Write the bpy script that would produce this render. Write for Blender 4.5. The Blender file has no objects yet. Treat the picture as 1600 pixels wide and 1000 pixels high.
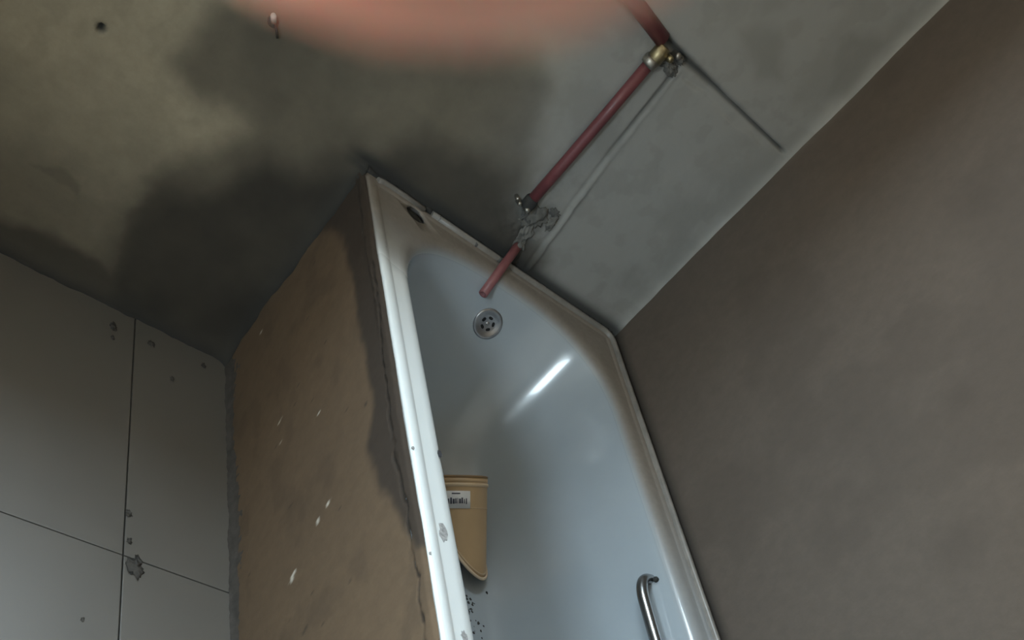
import bpy, bmesh, math, random
import numpy as np
from mathutils import Vector, Matrix

random.seed(4)
S = bpy.context.scene
COL = S.collection

# ------------------------------------------------------------------ camera
# portrait phone frame of which only the upper part is kept, hence the lens shift
F_PX, CX, CY = 1695.7, 800.0, 1067.0
cam_d = bpy.data.cameras.new('camera')
cam = bpy.data.objects.new('camera', cam_d)
COL.objects.link(cam)
RIGHT = Vector((0.748, -0.1645, 0.643))
UP = Vector((-0.273, 0.8067, 0.524))
BACK = RIGHT.cross(UP).normalized()
UP = BACK.cross(RIGHT).normalized(); RIGHT.normalize()
CPOS = Vector((-0.7976, -2.0688, 1.3858))
cam.matrix_world = Matrix(((RIGHT.x, UP.x, BACK.x, CPOS.x), (RIGHT.y, UP.y, BACK.y, CPOS.y),
                           (RIGHT.z, UP.z, BACK.z, CPOS.z), (0, 0, 0, 1)))
cam_d.sensor_width = 36.0
cam_d.lens = 36.0 * F_PX / 1600.0
cam_d.shift_x = (800.0 - CX) / 1600.0
cam_d.shift_y = (CY - 500.0) / 1600.0
cam_d.clip_start = 0.004
cam_d.dof.use_dof = True
cam_d.dof.focus_distance = 2.25
cam_d.dof.aperture_fstop = cam_d.lens / 2.5      # a 2.5 mm phone aperture
S.camera = cam

# ------------------------------------------------------------------ sky and exposure
SKY = 42.0
w = bpy.data.worlds.new('world'); S.world = w; w.use_nodes = True
nt = w.node_tree; nt.nodes.clear()
tc = nt.nodes.new('ShaderNodeTexCoord'); sx = nt.nodes.new('ShaderNodeSeparateXYZ')
rp = nt.nodes.new('ShaderNodeValToRGB'); bg = nt.nodes.new('ShaderNodeBackground'); ow = nt.nodes.new('ShaderNodeOutputWorld')
rp.color_ramp.elements[0].position = 0.0; rp.color_ramp.elements[0].color = (0.52, 0.49, 0.43, 1)
rp.color_ramp.elements[1].position = 1.0; rp.color_ramp.elements[1].color = (0.74, 0.90, 1.0, 1)
for pos, c in ((0.47, (0.58, 0.56, 0.50, 1)), (0.53, (0.74, 0.90, 1.0, 1))):
    e = rp.color_ramp.elements.new(pos); e.color = c
mr = nt.nodes.new('ShaderNodeMapRange'); mr.inputs[1].default_value = -1; mr.inputs[2].default_value = 1
nt.links.new(tc.outputs['Generated'], sx.inputs[0]); nt.links.new(sx.outputs['Z'], mr.inputs[0])
nt.links.new(mr.outputs[0], rp.inputs[0]); nt.links.new(rp.outputs[0], bg.inputs[0])
bg.inputs[1].default_value = SKY
nt.links.new(bg.outputs[0], ow.inputs[0])
# window opening in the end wall, above and left of the frame
WX0, WX1, WZ0, WZ1, WD = -0.85, -0.14, 1.32, 1.93, 0.14
la = bpy.data.lights.new('window_portal', 'AREA'); la.shape = 'RECTANGLE'
la.size = WX1 - WX0; la.size_y = WZ1 - WZ0
la.cycles.is_portal = True
lo = bpy.data.objects.new('window_portal', la); COL.objects.link(lo)
lo.location = ((WX0 + WX1) / 2, WD - 0.005, (WZ0 + WZ1) / 2)
lo.rotation_euler = (math.radians(-90), 0, 0)    # emits towards -y
# second window, in the left wall behind the photographer
XL, YB = -1.15, -2.75
LY0, LY1, LZ0, LZ1 = -2.02, -1.42, 0.86, 1.25
la = bpy.data.lights.new('side_portal', 'AREA'); la.shape = 'RECTANGLE'
la.size = LZ1 - LZ0; la.size_y = LY1 - LY0
la.cycles.is_portal = True
lo = bpy.data.objects.new('side_portal', la); COL.objects.link(lo)
lo.location = (XL - 0.125, (LY0 + LY1) / 2, (LZ0 + LZ1) / 2)
lo.rotation_euler = (0, math.radians(-90), 0)    # emits towards +x

S.view_settings.view_transform = 'Standard'
S.view_settings.look = 'None'
S.view_settings.exposure = 0.0
S.view_settings.gamma = 1.0
S.view_settings.use_curve_mapping = False
S.cycles.max_bounces = 10
S.cycles.diffuse_bounces = 8
S.cycles.glossy_bounces = 4
S.cycles.sample_clamp_indirect = 6.0
S.cycles.use_denoising = True

# ------------------------------------------------------------------ helpers
def obj(name, me, mat=None, parent=None, kind=None, label=None, cat=None, group=None):
    if isinstance(me, bmesh.types.BMesh):
        m = bpy.data.meshes.new(name); me.to_mesh(m); me.free(); me = m
    o = bpy.data.objects.new(name, me); COL.objects.link(o)
    if mat is not None:
        me.materials.clear(); me.materials.append(mat)
    if parent is not None: o.parent = parent
    tag(o, label, cat, group, kind)
    return o

def tag(o, label=None, cat=None, group=None, kind=None):
    if label: o['label'] = label
    if cat: o['category'] = cat
    if group: o['group'] = group
    if kind: o['kind'] = kind

def thing(name, loc, label, cat, group=None):
    o = bpy.data.objects.new(name, None); COL.objects.link(o); o.location = loc
    o.empty_display_size = 0.05
    tag(o, label, cat, group)
    return o

def smooth(me, on=True):
    me.polygons.foreach_set('use_smooth', [on] * len(me.polygons))

def grid_mesh(name, P, keep=None, attrs=None):
    """P: (n, m, 3) array of points -> quad grid; keep: (n-1, m-1) bool mask"""
    n, m = P.shape[:2]
    idx = np.arange(n * m).reshape(n, m)
    q = np.stack([idx[:-1, :-1], idx[1:, :-1], idx[1:, 1:], idx[:-1, 1:]], -1)
    q = q[keep] if keep is not None else q.reshape(-1, 4)
    me = bpy.data.meshes.new(name)
    me.vertices.add(n * m); me.vertices.foreach_set('co', P.reshape(-1).astype(np.float32))
    me.loops.add(q.size); me.loops.foreach_set('vertex_index', q.reshape(-1).astype(np.int32))
    me.polygons.add(len(q)); me.polygons.foreach_set('loop_start', np.arange(0, q.size, 4, dtype=np.int32))
    me.update(calc_edges=True); me.validate()
    smooth(me)
    for k, a in (attrs or {}).items():
        at = me.attributes.new(k, 'FLOAT', 'POINT'); at.data.foreach_set('value', a.reshape(-1).astype(np.float32))
    return me

def vnoise(x, y, seed=0):
    xi = np.floor(x).astype(np.int64); yi = np.floor(y).astype(np.int64)
    fx = x - xi; fy = y - yi
    fx = fx * fx * (3 - 2 * fx); fy = fy * fy * (3 - 2 * fy)
    def h(a, b):
        v = (a * 374761393 + b * 668265263 + seed * 974634777) & 0xffffffff
        v = ((v ^ (v >> 13)) * 1274126177) & 0xffffffff
        return ((v ^ (v >> 16)) & 0xffff) / 65535.0
    return (h(xi, yi) * (1 - fx) + h(xi + 1, yi) * fx) * (1 - fy) + (h(xi, yi + 1) * (1 - fx) + h(xi + 1, yi + 1) * fx) * fy

def fbm(x, y, sc, oct=4, seed=0):
    t = 0; a = 0.5; tot = 0
    for i in range(oct):
        t = t + a * vnoise(x * sc, y * sc, seed + i * 7); tot += a; a *= 0.5; sc *= 2.03
    return t / tot

def sdf(x, y, poly):
    """signed distance, negative inside"""
    d = np.full(x.shape, 1e9); ins = np.zeros(x.shape, bool); n = len(poly)
    for i in range(n):
        ax, ay = poly[i]; bx, by = poly[(i + 1) % n]
        ex, ey = bx - ax, by - ay
        t = np.clip(((x - ax) * ex + (y - ay) * ey) / (ex * ex + ey * ey + 1e-12), 0, 1)
        d = np.minimum(d, np.hypot(x - ax - t * ex, y - ay - t * ey))
        c = ((ay > y) != (by > y)) & (x < (bx - ax) * (y - ay) / (by - ay + 1e-12) + ax)
        ins ^= c
    return np.where(ins, -d, d)

def sstep(a, b, v):
    t = np.clip((v - a) / (b - a), 0, 1); return t * t * (3 - 2 * t)

def segdist(x, y, pts):
    d = np.full(x.shape, 1e9)
    for (ax, ay), (bx, by) in zip(pts[:-1], pts[1:]):
        ex, ey = bx - ax, by - ay
        t = np.clip(((x - ax) * ex + (y - ay) * ey) / (ex * ex + ey * ey + 1e-12), 0, 1)
        d = np.minimum(d, np.hypot(x - ax - t * ex, y - ay - t * ey))
    return d

def tube_mesh(name, pts, r, n=16, cap=True, hollow=0.0):
    pts = [Vector(p) for p in pts]
    rs = r if isinstance(r, (list, tuple)) else [r] * len(pts)
    bm = bmesh.new(); rings = []
    prev = None
    for i, p in enumerate(pts):
        t = (pts[min(i + 1, len(pts) - 1)] - pts[max(i - 1, 0)]).normalized()
        if prev is None:
            a = Vector((0, 0, 1)) if abs(t.z) < 0.9 else Vector((1, 0, 0))
            nrm = t.cross(a).normalized()
        else:
            nrm = (prev - t * prev.dot(t)).normalized()
        prev = nrm; b = t.cross(nrm)
        rings.append([bm.verts.new(p + (nrm * math.cos(k * 2 * math.pi / n) + b * math.sin(k * 2 * math.pi / n)) * rs[i]) for k in range(n)])
    for A, B in zip(rings[:-1], rings[1:]):
        for k in range(n):
            bm.faces.new((A[k], A[(k + 1) % n], B[(k + 1) % n], B[k]))
    if cap:
        bm.faces.new(rings[0][::-1])
        if hollow > 0:
            t = (pts[-1] - pts[-2]).normalized()
            inner = [bm.verts.new(pts[-1] + (v.co - pts[-1]) * hollow) for v in rings[-1]]
            deep = [bm.verts.new(v.co - t * 0.02) for v in inner]
            for k in range(n):
                bm.faces.new((rings[-1][k], rings[-1][(k + 1) % n], inner[(k + 1) % n], inner[k]))
                bm.faces.new((inner[k], inner[(k + 1) % n], deep[(k + 1) % n], deep[k]))
            bm.faces.new(deep)
        else:
            bm.faces.new(rings[-1])
    bmesh.ops.recalc_face_normals(bm, faces=bm.faces)
    me = bpy.data.meshes.new(name); bm.to_mesh(me); bm.free()
    for p in me.polygons: p.use_smooth = len(p.vertices) == 4
    return me

def frame_of(axis, hint=Vector((0, 0, 1))):
    a = Vector(axis).normalized()
    x = hint.cross(a)
    if x.length < 1e-4: x = Vector((1, 0, 0)).cross(a)
    x.normalize(); y = a.cross(x)
    return x, y, a

def lathe(name, prof, origin, axis, n=32, hint=Vector((0, 0, 1)), sx=1, sy=1):
    """prof: list of (radius, height along axis)"""
    X, Y, A = frame_of(axis, hint); o = Vector(origin)
    bm = bmesh.new(); rings = []
    for r, h in prof:
        if r < 1e-6: rings.append([bm.verts.new(o + A * h)])
        else: rings.append([bm.verts.new(o + A * h + X * (r * sx * math.cos(k * 2 * math.pi / n)) + Y * (r * sy * math.sin(k * 2 * math.pi / n))) for k in range(n)])
    for P, Q in zip(rings[:-1], rings[1:]):
        if len(P) == 1 and len(Q) == 1: continue
        for k in range(n):
            k2 = (k + 1) % n
            if len(P) == 1: bm.faces.new((P[0], Q[k2], Q[k]))
            elif len(Q) == 1: bm.faces.new((P[k], P[k2], Q[0]))
            else: bm.faces.new((P[k], P[k2], Q[k2], Q[k]))
    bmesh.ops.recalc_face_normals(bm, faces=bm.faces)
    me = bpy.data.meshes.new(name); bm.to_mesh(me); bm.free(); smooth(me)
    return me

def box_mesh(name, lo, hi, bev=0.0):
    bm = bmesh.new(); bmesh.ops.create_cube(bm, size=1)
    for v in bm.verts:
        v.co = Vector([(lo[i] + hi[i]) / 2 + v.co[i] * (hi[i] - lo[i]) for i in range(3)])
    if bev: bmesh.ops.bevel(bm, geom=list(bm.edges), offset=bev, segments=2, affect='EDGES', profile=0.7)
    me = bpy.data.meshes.new(name); bm.to_mesh(me); bm.free()
    return me

def lump(name, c, r, seed, sub=3, amp=0.35, sq=(1, 1, 1)):
    rnd = random.Random(seed); bm = bmesh.new()
    bmesh.ops.create_icosphere(bm, subdivisions=sub, radius=1)
    ph = [(Vector((rnd.gauss(0, 1), rnd.gauss(0, 1), rnd.gauss(0, 1))) * (2.4 if q_ < 5 else 6.5), rnd.uniform(0, 6)) for q_ in range(10)]
    for v in bm.verts:
        k = 1 + amp * sum(math.sin(d.dot(v.co) + p) for d, p in ph) / 3
        v.co = Vector(c) + Vector((v.co.x * r * k * sq[0], v.co.y * r * k * sq[1], v.co.z * r * k * sq[2]))
    me = bpy.data.meshes.new(name); bm.to_mesh(me); bm.free(); smooth(me)
    return me

# ------------------------------------------------------------------ materials
class NT:
    def __init__(s, name):
        s.m = bpy.data.materials.new(name); s.m.use_nodes = True
        s.t = s.m.node_tree; s.b = s.t.nodes['Principled BSDF']
    def n(s, ty, **kw):
        x = s.t.nodes.new(ty)
        for k, v in kw.items(): setattr(x, k, v)
        return x
    def l(s, a, b): s.t.links.new(a, b)
    def noise(s, scale, detail=5, rough=0.6, w=0.0):
        c = s.n('ShaderNodeTexCoord'); x = s.n('ShaderNodeTexNoise')
        x.inputs['Scale'].default_value = scale; x.inputs['Detail'].default_value = detail
        x.inputs['Roughness'].default_value = rough
        mp = s.n('ShaderNodeMapping'); mp.inputs['Location'].default_value = (w, w * 1.7, w * 0.3)
        s.l(c.outputs['Object'], mp.inputs[0]); s.l(mp.outputs[0], x.inputs['Vector'])
        return x.outputs['Fac']
    def ramp(s, fac, stops):
        r = s.n('ShaderNodeValToRGB'); e = r.color_ramp.elements
        e[0].position, e[0].color = stops[0][0], (*stops[0][1], 1)
        e[1].position, e[1].color = stops[-1][0], (*stops[-1][1], 1)
        for p, c in stops[1:-1]:
            q = e.new(p); q.color = (*c, 1)
        s.l(fac, r.inputs[0]); return r.outputs[0]
    def mix(s, fac, a, b, blend='MIX'):
        x = s.n('ShaderNodeMix', data_type='RGBA', blend_type=blend)
        for i, v in ((0, fac), (6, a), (7, b)):
            if isinstance(v, (int, float)): x.inputs[i].default_value = v
            elif isinstance(v, tuple): x.inputs[i].default_value = (*v, 1)
            else: s.l(v, x.inputs[i])
        return x.outputs[2]
    def attr(s, name): 
        a = s.n('ShaderNodeAttribute', attribute_name=name); return a.outputs['Fac']
    def bump(s, fac, strength, dist=0.002):
        b = s.n('ShaderNodeBump'); b.inputs['Strength'].default_value = strength; b.inputs['Distance'].default_value = dist
        s.l(fac, b.inputs['Height']); s.l(b.outputs[0], s.b.inputs['Normal'])
    def color(s, c):
        if isinstance(c, tuple): s.b.inputs['Base Color'].default_value = (*c, 1)
        else: s.l(c, s.b.inputs['Base Color'])
    def rough(s, v):
        if isinstance(v, (int, float)): s.b.inputs['Roughness'].default_value = v
        else: s.l(v, s.b.inputs['Roughness'])

def simple(name, c, rough=0.5, metal=0.0, var=0.12, sc=30, bump=0.0):
    k = NT(name)
    f = k.noise(sc, 4)
    lo = tuple(x * (1 - var) for x in c); hi = tuple(min(1, x * (1 + var)) for x in c)
    k.color(k.ramp(f, [(0.3, lo), (0.7, hi)])); k.rough(rough)
    k.b.inputs['Metallic'].default_value = metal
    if bump: k.bump(f, bump)
    return k.m

def plaster(name, light, dark, damp=None, damp_shade_dark=None, crease_speck_tone=None, rough=0.92, extra=None):
    k = NT(name)
    big = k.noise(2.3, 6, 0.62, 3.1); fine = k.noise(38, 6, 0.7, 1.3)
    c = k.ramp(big, [(0.30, dark), (0.70, light)])
    c = k.mix(0.22, c, k.ramp(fine, [(0.3, tuple(x * .6 for x in dark)), (0.7, tuple(min(1, x * 1.25) for x in light))]))
    if extra: c = k.mix(k.attr('cool'), c, extra)
    if damp:
        c = k.mix(k.attr('damp'), c, damp); c = k.mix(k.attr('damp_gap_shade'), c, damp_shade_dark)
    if crease_speck_tone: c = k.mix(k.attr('crease_speck_tone'), c, crease_speck_tone)
    k.color(c); k.rough(rough)
    k.bump(fine, 0.25, 0.002)
    return k.m

M = {}
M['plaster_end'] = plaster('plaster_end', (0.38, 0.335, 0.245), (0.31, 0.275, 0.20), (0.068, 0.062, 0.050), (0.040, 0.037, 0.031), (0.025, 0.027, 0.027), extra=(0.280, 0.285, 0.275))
M['plaster_right'] = plaster('plaster_right', (0.098, 0.079, 0.063), (0.089, 0.072, 0.058), (0.060, 0.048, 0.038), (0.02, 0.017, 0.014), (0.22, 0.19, 0.16))
M['apron'] = plaster('apron', (0.142, 0.096, 0.057), (0.122, 0.082, 0.049), (0.040, 0.029, 0.021), (0.06, 0.048, 0.04), (0.035, 0.028, 0.022), extra=(0.62, 0.58, 0.50))
M['room'] = plaster('room_plaster', (0.76, 0.71, 0.63), (0.68, 0.63, 0.55))
M['cement'] = simple('cement', (0.10, 0.10, 0.096), 0.95, var=0.35, sc=60, bump=0.6)
M['splash'] = simple('splash', (0.068, 0.065, 0.060), 0.95, var=0.3, sc=80)
M['mortar_dark'] = simple('mortar_dark', (0.03, 0.031, 0.031), 0.95, var=0.35, sc=60, bump=0.6)
M['cove'] = simple('cove', (0.066, 0.060, 0.054), 0.9, var=0.3, sc=40, bump=0.5)
M['patch'] = simple('patch', (0.14, 0.14, 0.13), 0.95, var=0.45, sc=45, bump=0.8)

k = NT('tile_glaze')
f = k.noise(3.0, 4, 0.5); f2 = k.noise(45, 5)
k.color(k.mix(k.ramp(f2, [(0.66, (0, 0, 0)), (0.78, (0.35, 0.35, 0.35))]), k.ramp(f, [(0.3, (0.118, 0.112, 0.100)), (0.7, (0.132, 0.125, 0.113))]), (0.12, 0.113, 0.10)))
k.rough(k.ramp(f, [(0.3, (0.41, 0.41, 0.41)), (0.7, (0.48, 0.48, 0.48))])); k.b.inputs['Specular IOR Level'].default_value = 0.9; M['tile'] = k.m

k = NT('enamel')
f = k.noise(4.0, 5); f2 = k.noise(70, 5, 0.7)
c = k.ramp(f, [(0.3, (0.74, 0.79, 0.80)), (0.7, (0.78, 0.83, 0.84))])
c = k.mix(k.attr('basin_shade'), c, k.ramp(f, [(0.3, (0.315, 0.365, 0.405)), (0.7, (0.345, 0.395, 0.435))]))  # basin tone lowered, its shade held in the colour
c = k.mix(k.attr('dust_shade'), c, k.ramp(f2, [(0.3, (0.20, 0.178, 0.155)), (0.7, (0.24, 0.215, 0.188))]))  # dusty tone that also carries the shade on the deck
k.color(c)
rr = k.mix(k.attr('dust_shade'), (0.2, 0.2, 0.2), (0.65, 0.65, 0.65)); k.rough(rr)
k.b.inputs['Coat Weight'].default_value = 0.3; k.b.inputs['Coat Roughness'].default_value = 0.05
M['enamel'] = k.m
M['lip'] = simple('lip_enamel', (0.20, 0.19, 0.175), 0.35, var=0.2, sc=25)
M['chip'] = simple('chip', (0.30, 0.30, 0.30), 0.8, var=0.4, sc=200)
M['black_chip'] = simple('black_chip', (0.03, 0.03, 0.035), 0.7, var=0.3, sc=200)
M['chrome'] = simple('chrome', (0.36, 0.365, 0.37), 0.27, 1.0, var=0.05)
M['satin'] = simple('satin_steel', (0.40, 0.40, 0.41), 0.34, 1.0, var=0.12, sc=60)
M['hole'] = simple('hole_dark', (0.008, 0.009, 0.010), 0.9, var=0.1)
M['rubber'] = simple('rubber_dark', (0.022, 0.024, 0.023), 0.8, var=0.1)
M['pipe'] = simple('pipe_red', (0.142, 0.043, 0.049), 0.42, var=0.16, sc=22)
M['pipe_spout'] = simple('pipe_spout', (0.22, 0.085, 0.09), 0.42, var=0.16, sc=22)
M['brass'] = simple('brass', (0.36, 0.31, 0.19), 0.42, 1.0, var=0.25, sc=60)
M['steel'] = simple('zinc', (0.38, 0.37, 0.34), 0.42, 1.0, var=0.25, sc=60)
M['tan_plastic'] = simple('tan_plastic', (0.43, 0.30, 0.165), 0.45, var=0.06, sc=8)
M['tan_light'] = simple('tan_light', (0.52, 0.40, 0.26), 0.45, var=0.06, sc=8)
M['tan_rim'] = simple('tan_rim', (0.62, 0.50, 0.37), 0.45, var=0.06, sc=8)
M['tan_dark'] = simple('tan_dark', (0.20, 0.12, 0.05), 0.5, var=0.1, sc=20)
M['paper'] = simple('paper', (0.62, 0.62, 0.62), 0.7, var=0.06, sc=30)
M['ink'] = simple('ink', (0.05, 0.05, 0.07), 0.7, var=0.1)
M['white_plug'] = simple('plug_plastic', (0.62, 0.58, 0.54), 0.5, var=0.1)
M['wood'] = simple('frame_wood', (0.28, 0.2, 0.13), 0.6, var=0.3, sc=12)

k = NT('skin')
f = k.noise(260, 4)
k.color(k.ramp(f, [(0.3, (0.62, 0.36, 0.29)), (0.7, (0.70, 0.42, 0.345))])); k.rough(0.5)
k.b.inputs['Subsurface Weight'].default_value = 1.0
k.b.inputs['Subsurface Radius'].default_value = (1.0, 0.42, 0.28)
k.b.inputs['Subsurface Scale'].default_value = 0.012
M['skin'] = k.m

# ------------------------------------------------------------------ room shell
XR, ZC = 0.70, 2.40

# end wall: dense plaster relief where the photograph looks, coarse elsewhere
STAIN_MID = [(-0.381,0.66),(-0.387,0.495),(-0.327,0.462),(-0.246,0.478),(-0.289,0.388),(-0.343,0.288),(-0.345,0.196),(-0.325,0.096),(-0.30,-0.05),(0.02,-0.05),(0.02,0.531),(0.201,0.52),(0.45,0.52),(0.44,0.602),(0.30,0.69),(0.257,0.80),(0.195,0.90),(0.077,0.92),(-0.11,0.82),(-0.262,0.75)]
STAIN_DARK = [(-0.30,0.28),(-0.335,0.196),(-0.315,0.11),(-0.30,-0.05),(0.02,-0.05),(0.02,0.529),(0.20,0.51),(0.44,0.51),(0.36,0.63),(0.22,0.70),(0.06,0.67),(-0.02,0.56),(-0.10,0.47),(-0.17,0.46),(-0.22,0.36)]
BAND = [(-0.80,-0.05),(-0.80,0.062),(-0.514,0.060),(-0.419,0.067),(-0.338,0.085),(-0.2,0.03),(-0.2,-0.05)]
BLOB = [(-0.53,0.19),(-0.475,0.225),(-0.418,0.204),(-0.40,0.165),(-0.47,0.172)]
PATCHES = [[(0.413,1.159),(0.475,1.212),(0.568,1.164),(0.509,1.129)], [(0.578,1.281),(0.672,1.336),(0.703,1.225),(0.66,1.177)]]
RIDGE = [(0.380,1.045),(0.386,0.93),(0.389,0.856),(0.400,0.72),(0.418,0.561)]
def nodes(a, b, parts):
    out = [a]
    for lim, st in parts:
        n = max(1, int(round((lim - out[-1]) / st))); s0 = out[-1]
        out += [s0 + (lim - s0) * (i + 1) / n for i in range(n)]
    return np.array(out)
xs = nodes(XL - .02, None, [(WX0, .05), (-0.72, .05), (WX1, .005), (0.15, .005), (XR + .02, .0035)])
zs = nodes(-0.02, None, [(0.52, .005), (1.16, .0035), (WZ0, .005), (1.48, .005), (WZ1, .05), (ZC + .02, .05)])
X, Z = np.meshgrid(xs, zs, indexing='ij')
wx = X + 0.05 * (fbm(X, Z, 9, 4, 11) - .5) + 0.012 * (fbm(X, Z, 40, 3, 5) - .5)
wz = Z + 0.05 * (fbm(X, Z, 9, 4, 23) - .5) + 0.012 * (fbm(X, Z, 40, 3, 6) - .5)
d = 0.003 * (fbm(X, Z, 3, 3, 1) - .5) + 0.0016 * (fbm(X, Z, 30, 4, 2) - .5)
zg = 1.068 + 0.003 * (fbm(X, Z * 0, 14, 3, 8) - .5)
ing = sstep(0.10, 0.16, X) * (1 - sstep(0.672, 0.69, X))
gw = 0.0028 + 0.004 * (1 - sstep(0.36, 0.50, X))
d -= 0.014 * np.exp(-((Z - zg) / gw) ** 2) * ing
d += 0.004 * sstep(zg, zg + .012, Z) * ing * (1 - sstep(0.5, 0.66, X)) * (1 - sstep(1.12, 1.2, Z))
zlow = 1.046 + 0.012 * (fbm(X, Z * 0, 22, 3, 31) - .5)
d -= 0.003 * (sstep(zlow - .004, zlow, Z) * (1 - sstep(zg - .006, zg, Z))) * sstep(0.37, 0.40, X) * (1 - sstep(0.62, 0.66, X))
rd = segdist(X + 0.006 * (fbm(X * 0, Z, 30, 3, 3) - .5), Z, RIDGE)
side = np.interp(Z, [p[1] for p in RIDGE][::-1], [p[0] for p in RIDGE][::-1]) - X
inr = (Z < 1.05) & (Z > 0.55)
d += np.where(inr, 0.0050 * np.exp(-(rd / .0042) ** 2) * (0.35 + 0.65 * sstep(0.85, 0.70, Z)), 0)
d -= np.where(inr, 0.006 * np.exp(-((side - .010) / .0032) ** 2) * (0.3 + 0.7 * sstep(0.75, 0.95, Z)), 0)
# channel hacked for the riser pipe and roughly filled again round the elbow
rough = np.exp(-(((X - .345) / .05) ** 2 + ((Z - .645) / .05) ** 2)) + 0.8 * np.exp(-(((X - .345) / .05) ** 2 + ((Z - 1.045) / .03) ** 2))
d += 0.016 * rough * (fbm(X, Z, 55, 4, 17) - .52)
# rough mortar coves: at the floor, against the right wall, along the bath rim
d += 0.022 * np.exp(-np.maximum(Z, 0) / 0.016) * (0.7 + 0.6 * fbm(X, Z, 25, 3, 4)) * (X < 0.02)
d += 0.010 * np.exp(-(XR - X) / 0.008) * (Z > 0.5)
d += 0.012 * np.exp(-((Z - .527) / .010) ** 2) * (X > -0.01) * (0.3 + 1.2 * fbm(X, Z, 60, 3, 9))
d += 0.020 * np.exp(-np.abs(X + .004) / .012) * (Z < .55) * (0.6 + .6 * fbm(X, Z, 25, 3, 14))
hole = np.hypot(X + .507, (Z - .485) * 0.8); d -= 0.014 * (1 - sstep(.004, .008, hole))
# stains, and darker tone along creases
n1 = 0.045
cool = sstep(0.10, 0.36, wx + 0.25 * (wz - .6))
damp = (1 - sstep(-n1, n1 * .7, sdf(wx, wz, STAIN_MID))) * (0.75 + .5 * (fbm(X, Z, 7, 4, 51) - .5))
damp_gap_shade = (1 - sstep(-n1 * 1.2, n1, sdf(wx, wz, STAIN_DARK))) * (0.85 + .5 * (fbm(X, Z, 8, 4, 61) - .5))
damp_gap_shade = np.maximum(damp_gap_shade, 0.75 * (1 - sstep(-.02, .02, sdf(wx, wz, BAND))))
damp = np.maximum(damp, 0.7 * (1 - sstep(-.015, .015, sdf(wx, wz, BLOB))))
for p in PATCHES: damp = np.maximum(damp, 0.26 * (1 - sstep(-.022, .018, sdf(wx, wz, p))))
damp = np.maximum(damp, 0.16 * sstep(.50, .66, fbm(X, Z, 8, 5, 57)) * (X > -.1))
damp = np.maximum(damp, 0.12 * sstep(.52, .64, fbm(X, Z, 26, 4, 58)))
damp = np.maximum(damp, 0.5 * np.exp(-(((X - .34) / .045) ** 2 + ((Z - .65) / .05) ** 2)))
damp = np.maximum(damp, 0.62 * (1 - sstep(.10, .42, wz + .3 * (fbm(X, Z, 6, 4, 53) - .5))) * (X < 0.02))
crease_speck_tone = 0.92 * np.exp(-np.abs(X + .004) / .020) * (Z < .545)  # darker towards the corners with apron and floor
crease_speck_tone = np.maximum(crease_speck_tone, 0.9 * np.exp(-np.maximum(Z, 0) / .020) * (X < .01))
crease_speck_tone = np.maximum(crease_speck_tone, 0.9 * np.exp(-(np.maximum(np.abs(Z - .55) - .006, 0) / .016) ** 2) * sstep(-.07, -.005, X))  # shaded gap along the bath rim painted dark, mortar dirt included
crease_speck_tone = np.maximum(crease_speck_tone, 0.85 * np.exp(-((Z - zg) / gw) ** 2) * ing)  # darker inside the groove, ridge channel and hole
crease_speck_tone = np.maximum(crease_speck_tone, np.where(inr, 0.7 * np.exp(-((side - .010) / .0035) ** 2) * sstep(0.78, 0.95, Z), 0))
crease_speck_tone = np.maximum(crease_speck_tone, 0.95 * (1 - sstep(.004, .010, hole)))
P = np.stack([X, -d, Z], -1)
xc, zc = (xs[1:] + xs[:-1]) / 2, (zs[1:] + zs[:-1]) / 2
KX, KZ = np.meshgrid(xc, zc, indexing='ij')
keep = ~((KX > WX0) & (KX < WX1) & (KZ > WZ0) & (KZ < WZ1))
me = grid_mesh('wall_end', P, keep, dict(damp=np.clip(damp, 0, 1), damp_gap_shade=np.clip(damp_gap_shade, 0, 1), crease_speck_tone=np.clip(crease_speck_tone, 0, 1), cool=cool))
wall_end = obj('wall_end', me, M['plaster_end'], kind='structure')

# window in the end wall, with a deep reveal
bm = bmesh.new()
def quad(bm, *p): bm.faces.new([bm.verts.new(q) for q in p])
c = [(WX0, WZ0), (WX1, WZ0), (WX1, WZ1), (WX0, WZ1)]
for i in range(4):
    (a0, b0), (a1, b1) = c[i], c[(i + 1) % 4]
    quad(bm, (a0, -.004, b0), (a1, -.004, b1), (a1, WD + .02, b1), (a0, WD + .02, b0))
# outer face of the wall round the opening
for (x0, x1, z0, z1) in ((XL - .2, WX0, -.1, ZC + .1), (WX1, XR + .2, -.1, ZC + .1), (WX0, WX1, -.1, WZ0), (WX0, WX1, WZ1, ZC + .1)):
    quad(bm, (x0, WD + .02, z0), (x1, WD + .02, z0), (x1, WD + .02, z1), (x0, WD + .02, z1))
win = obj('window_1', bm, M['room'], kind='structure')
fr = 0.03
for lo_, hi_ in (((WX0, WD - .05, WZ0), (WX0 + fr, WD - .01, WZ1)), ((WX1 - fr, WD - .05, WZ0), (WX1, WD - .01, WZ1)),
                 ((WX0 + fr, WD - .05, WZ0), (WX1 - fr, WD - .01, WZ0 + fr)), ((WX0 + fr, WD - .05, WZ1 - fr), (WX1 - fr, WD - .01, WZ1))):
    obj('frame_bar', box_mesh('frame_bar', lo_, hi_, .004), M['wood'], win)

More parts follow.
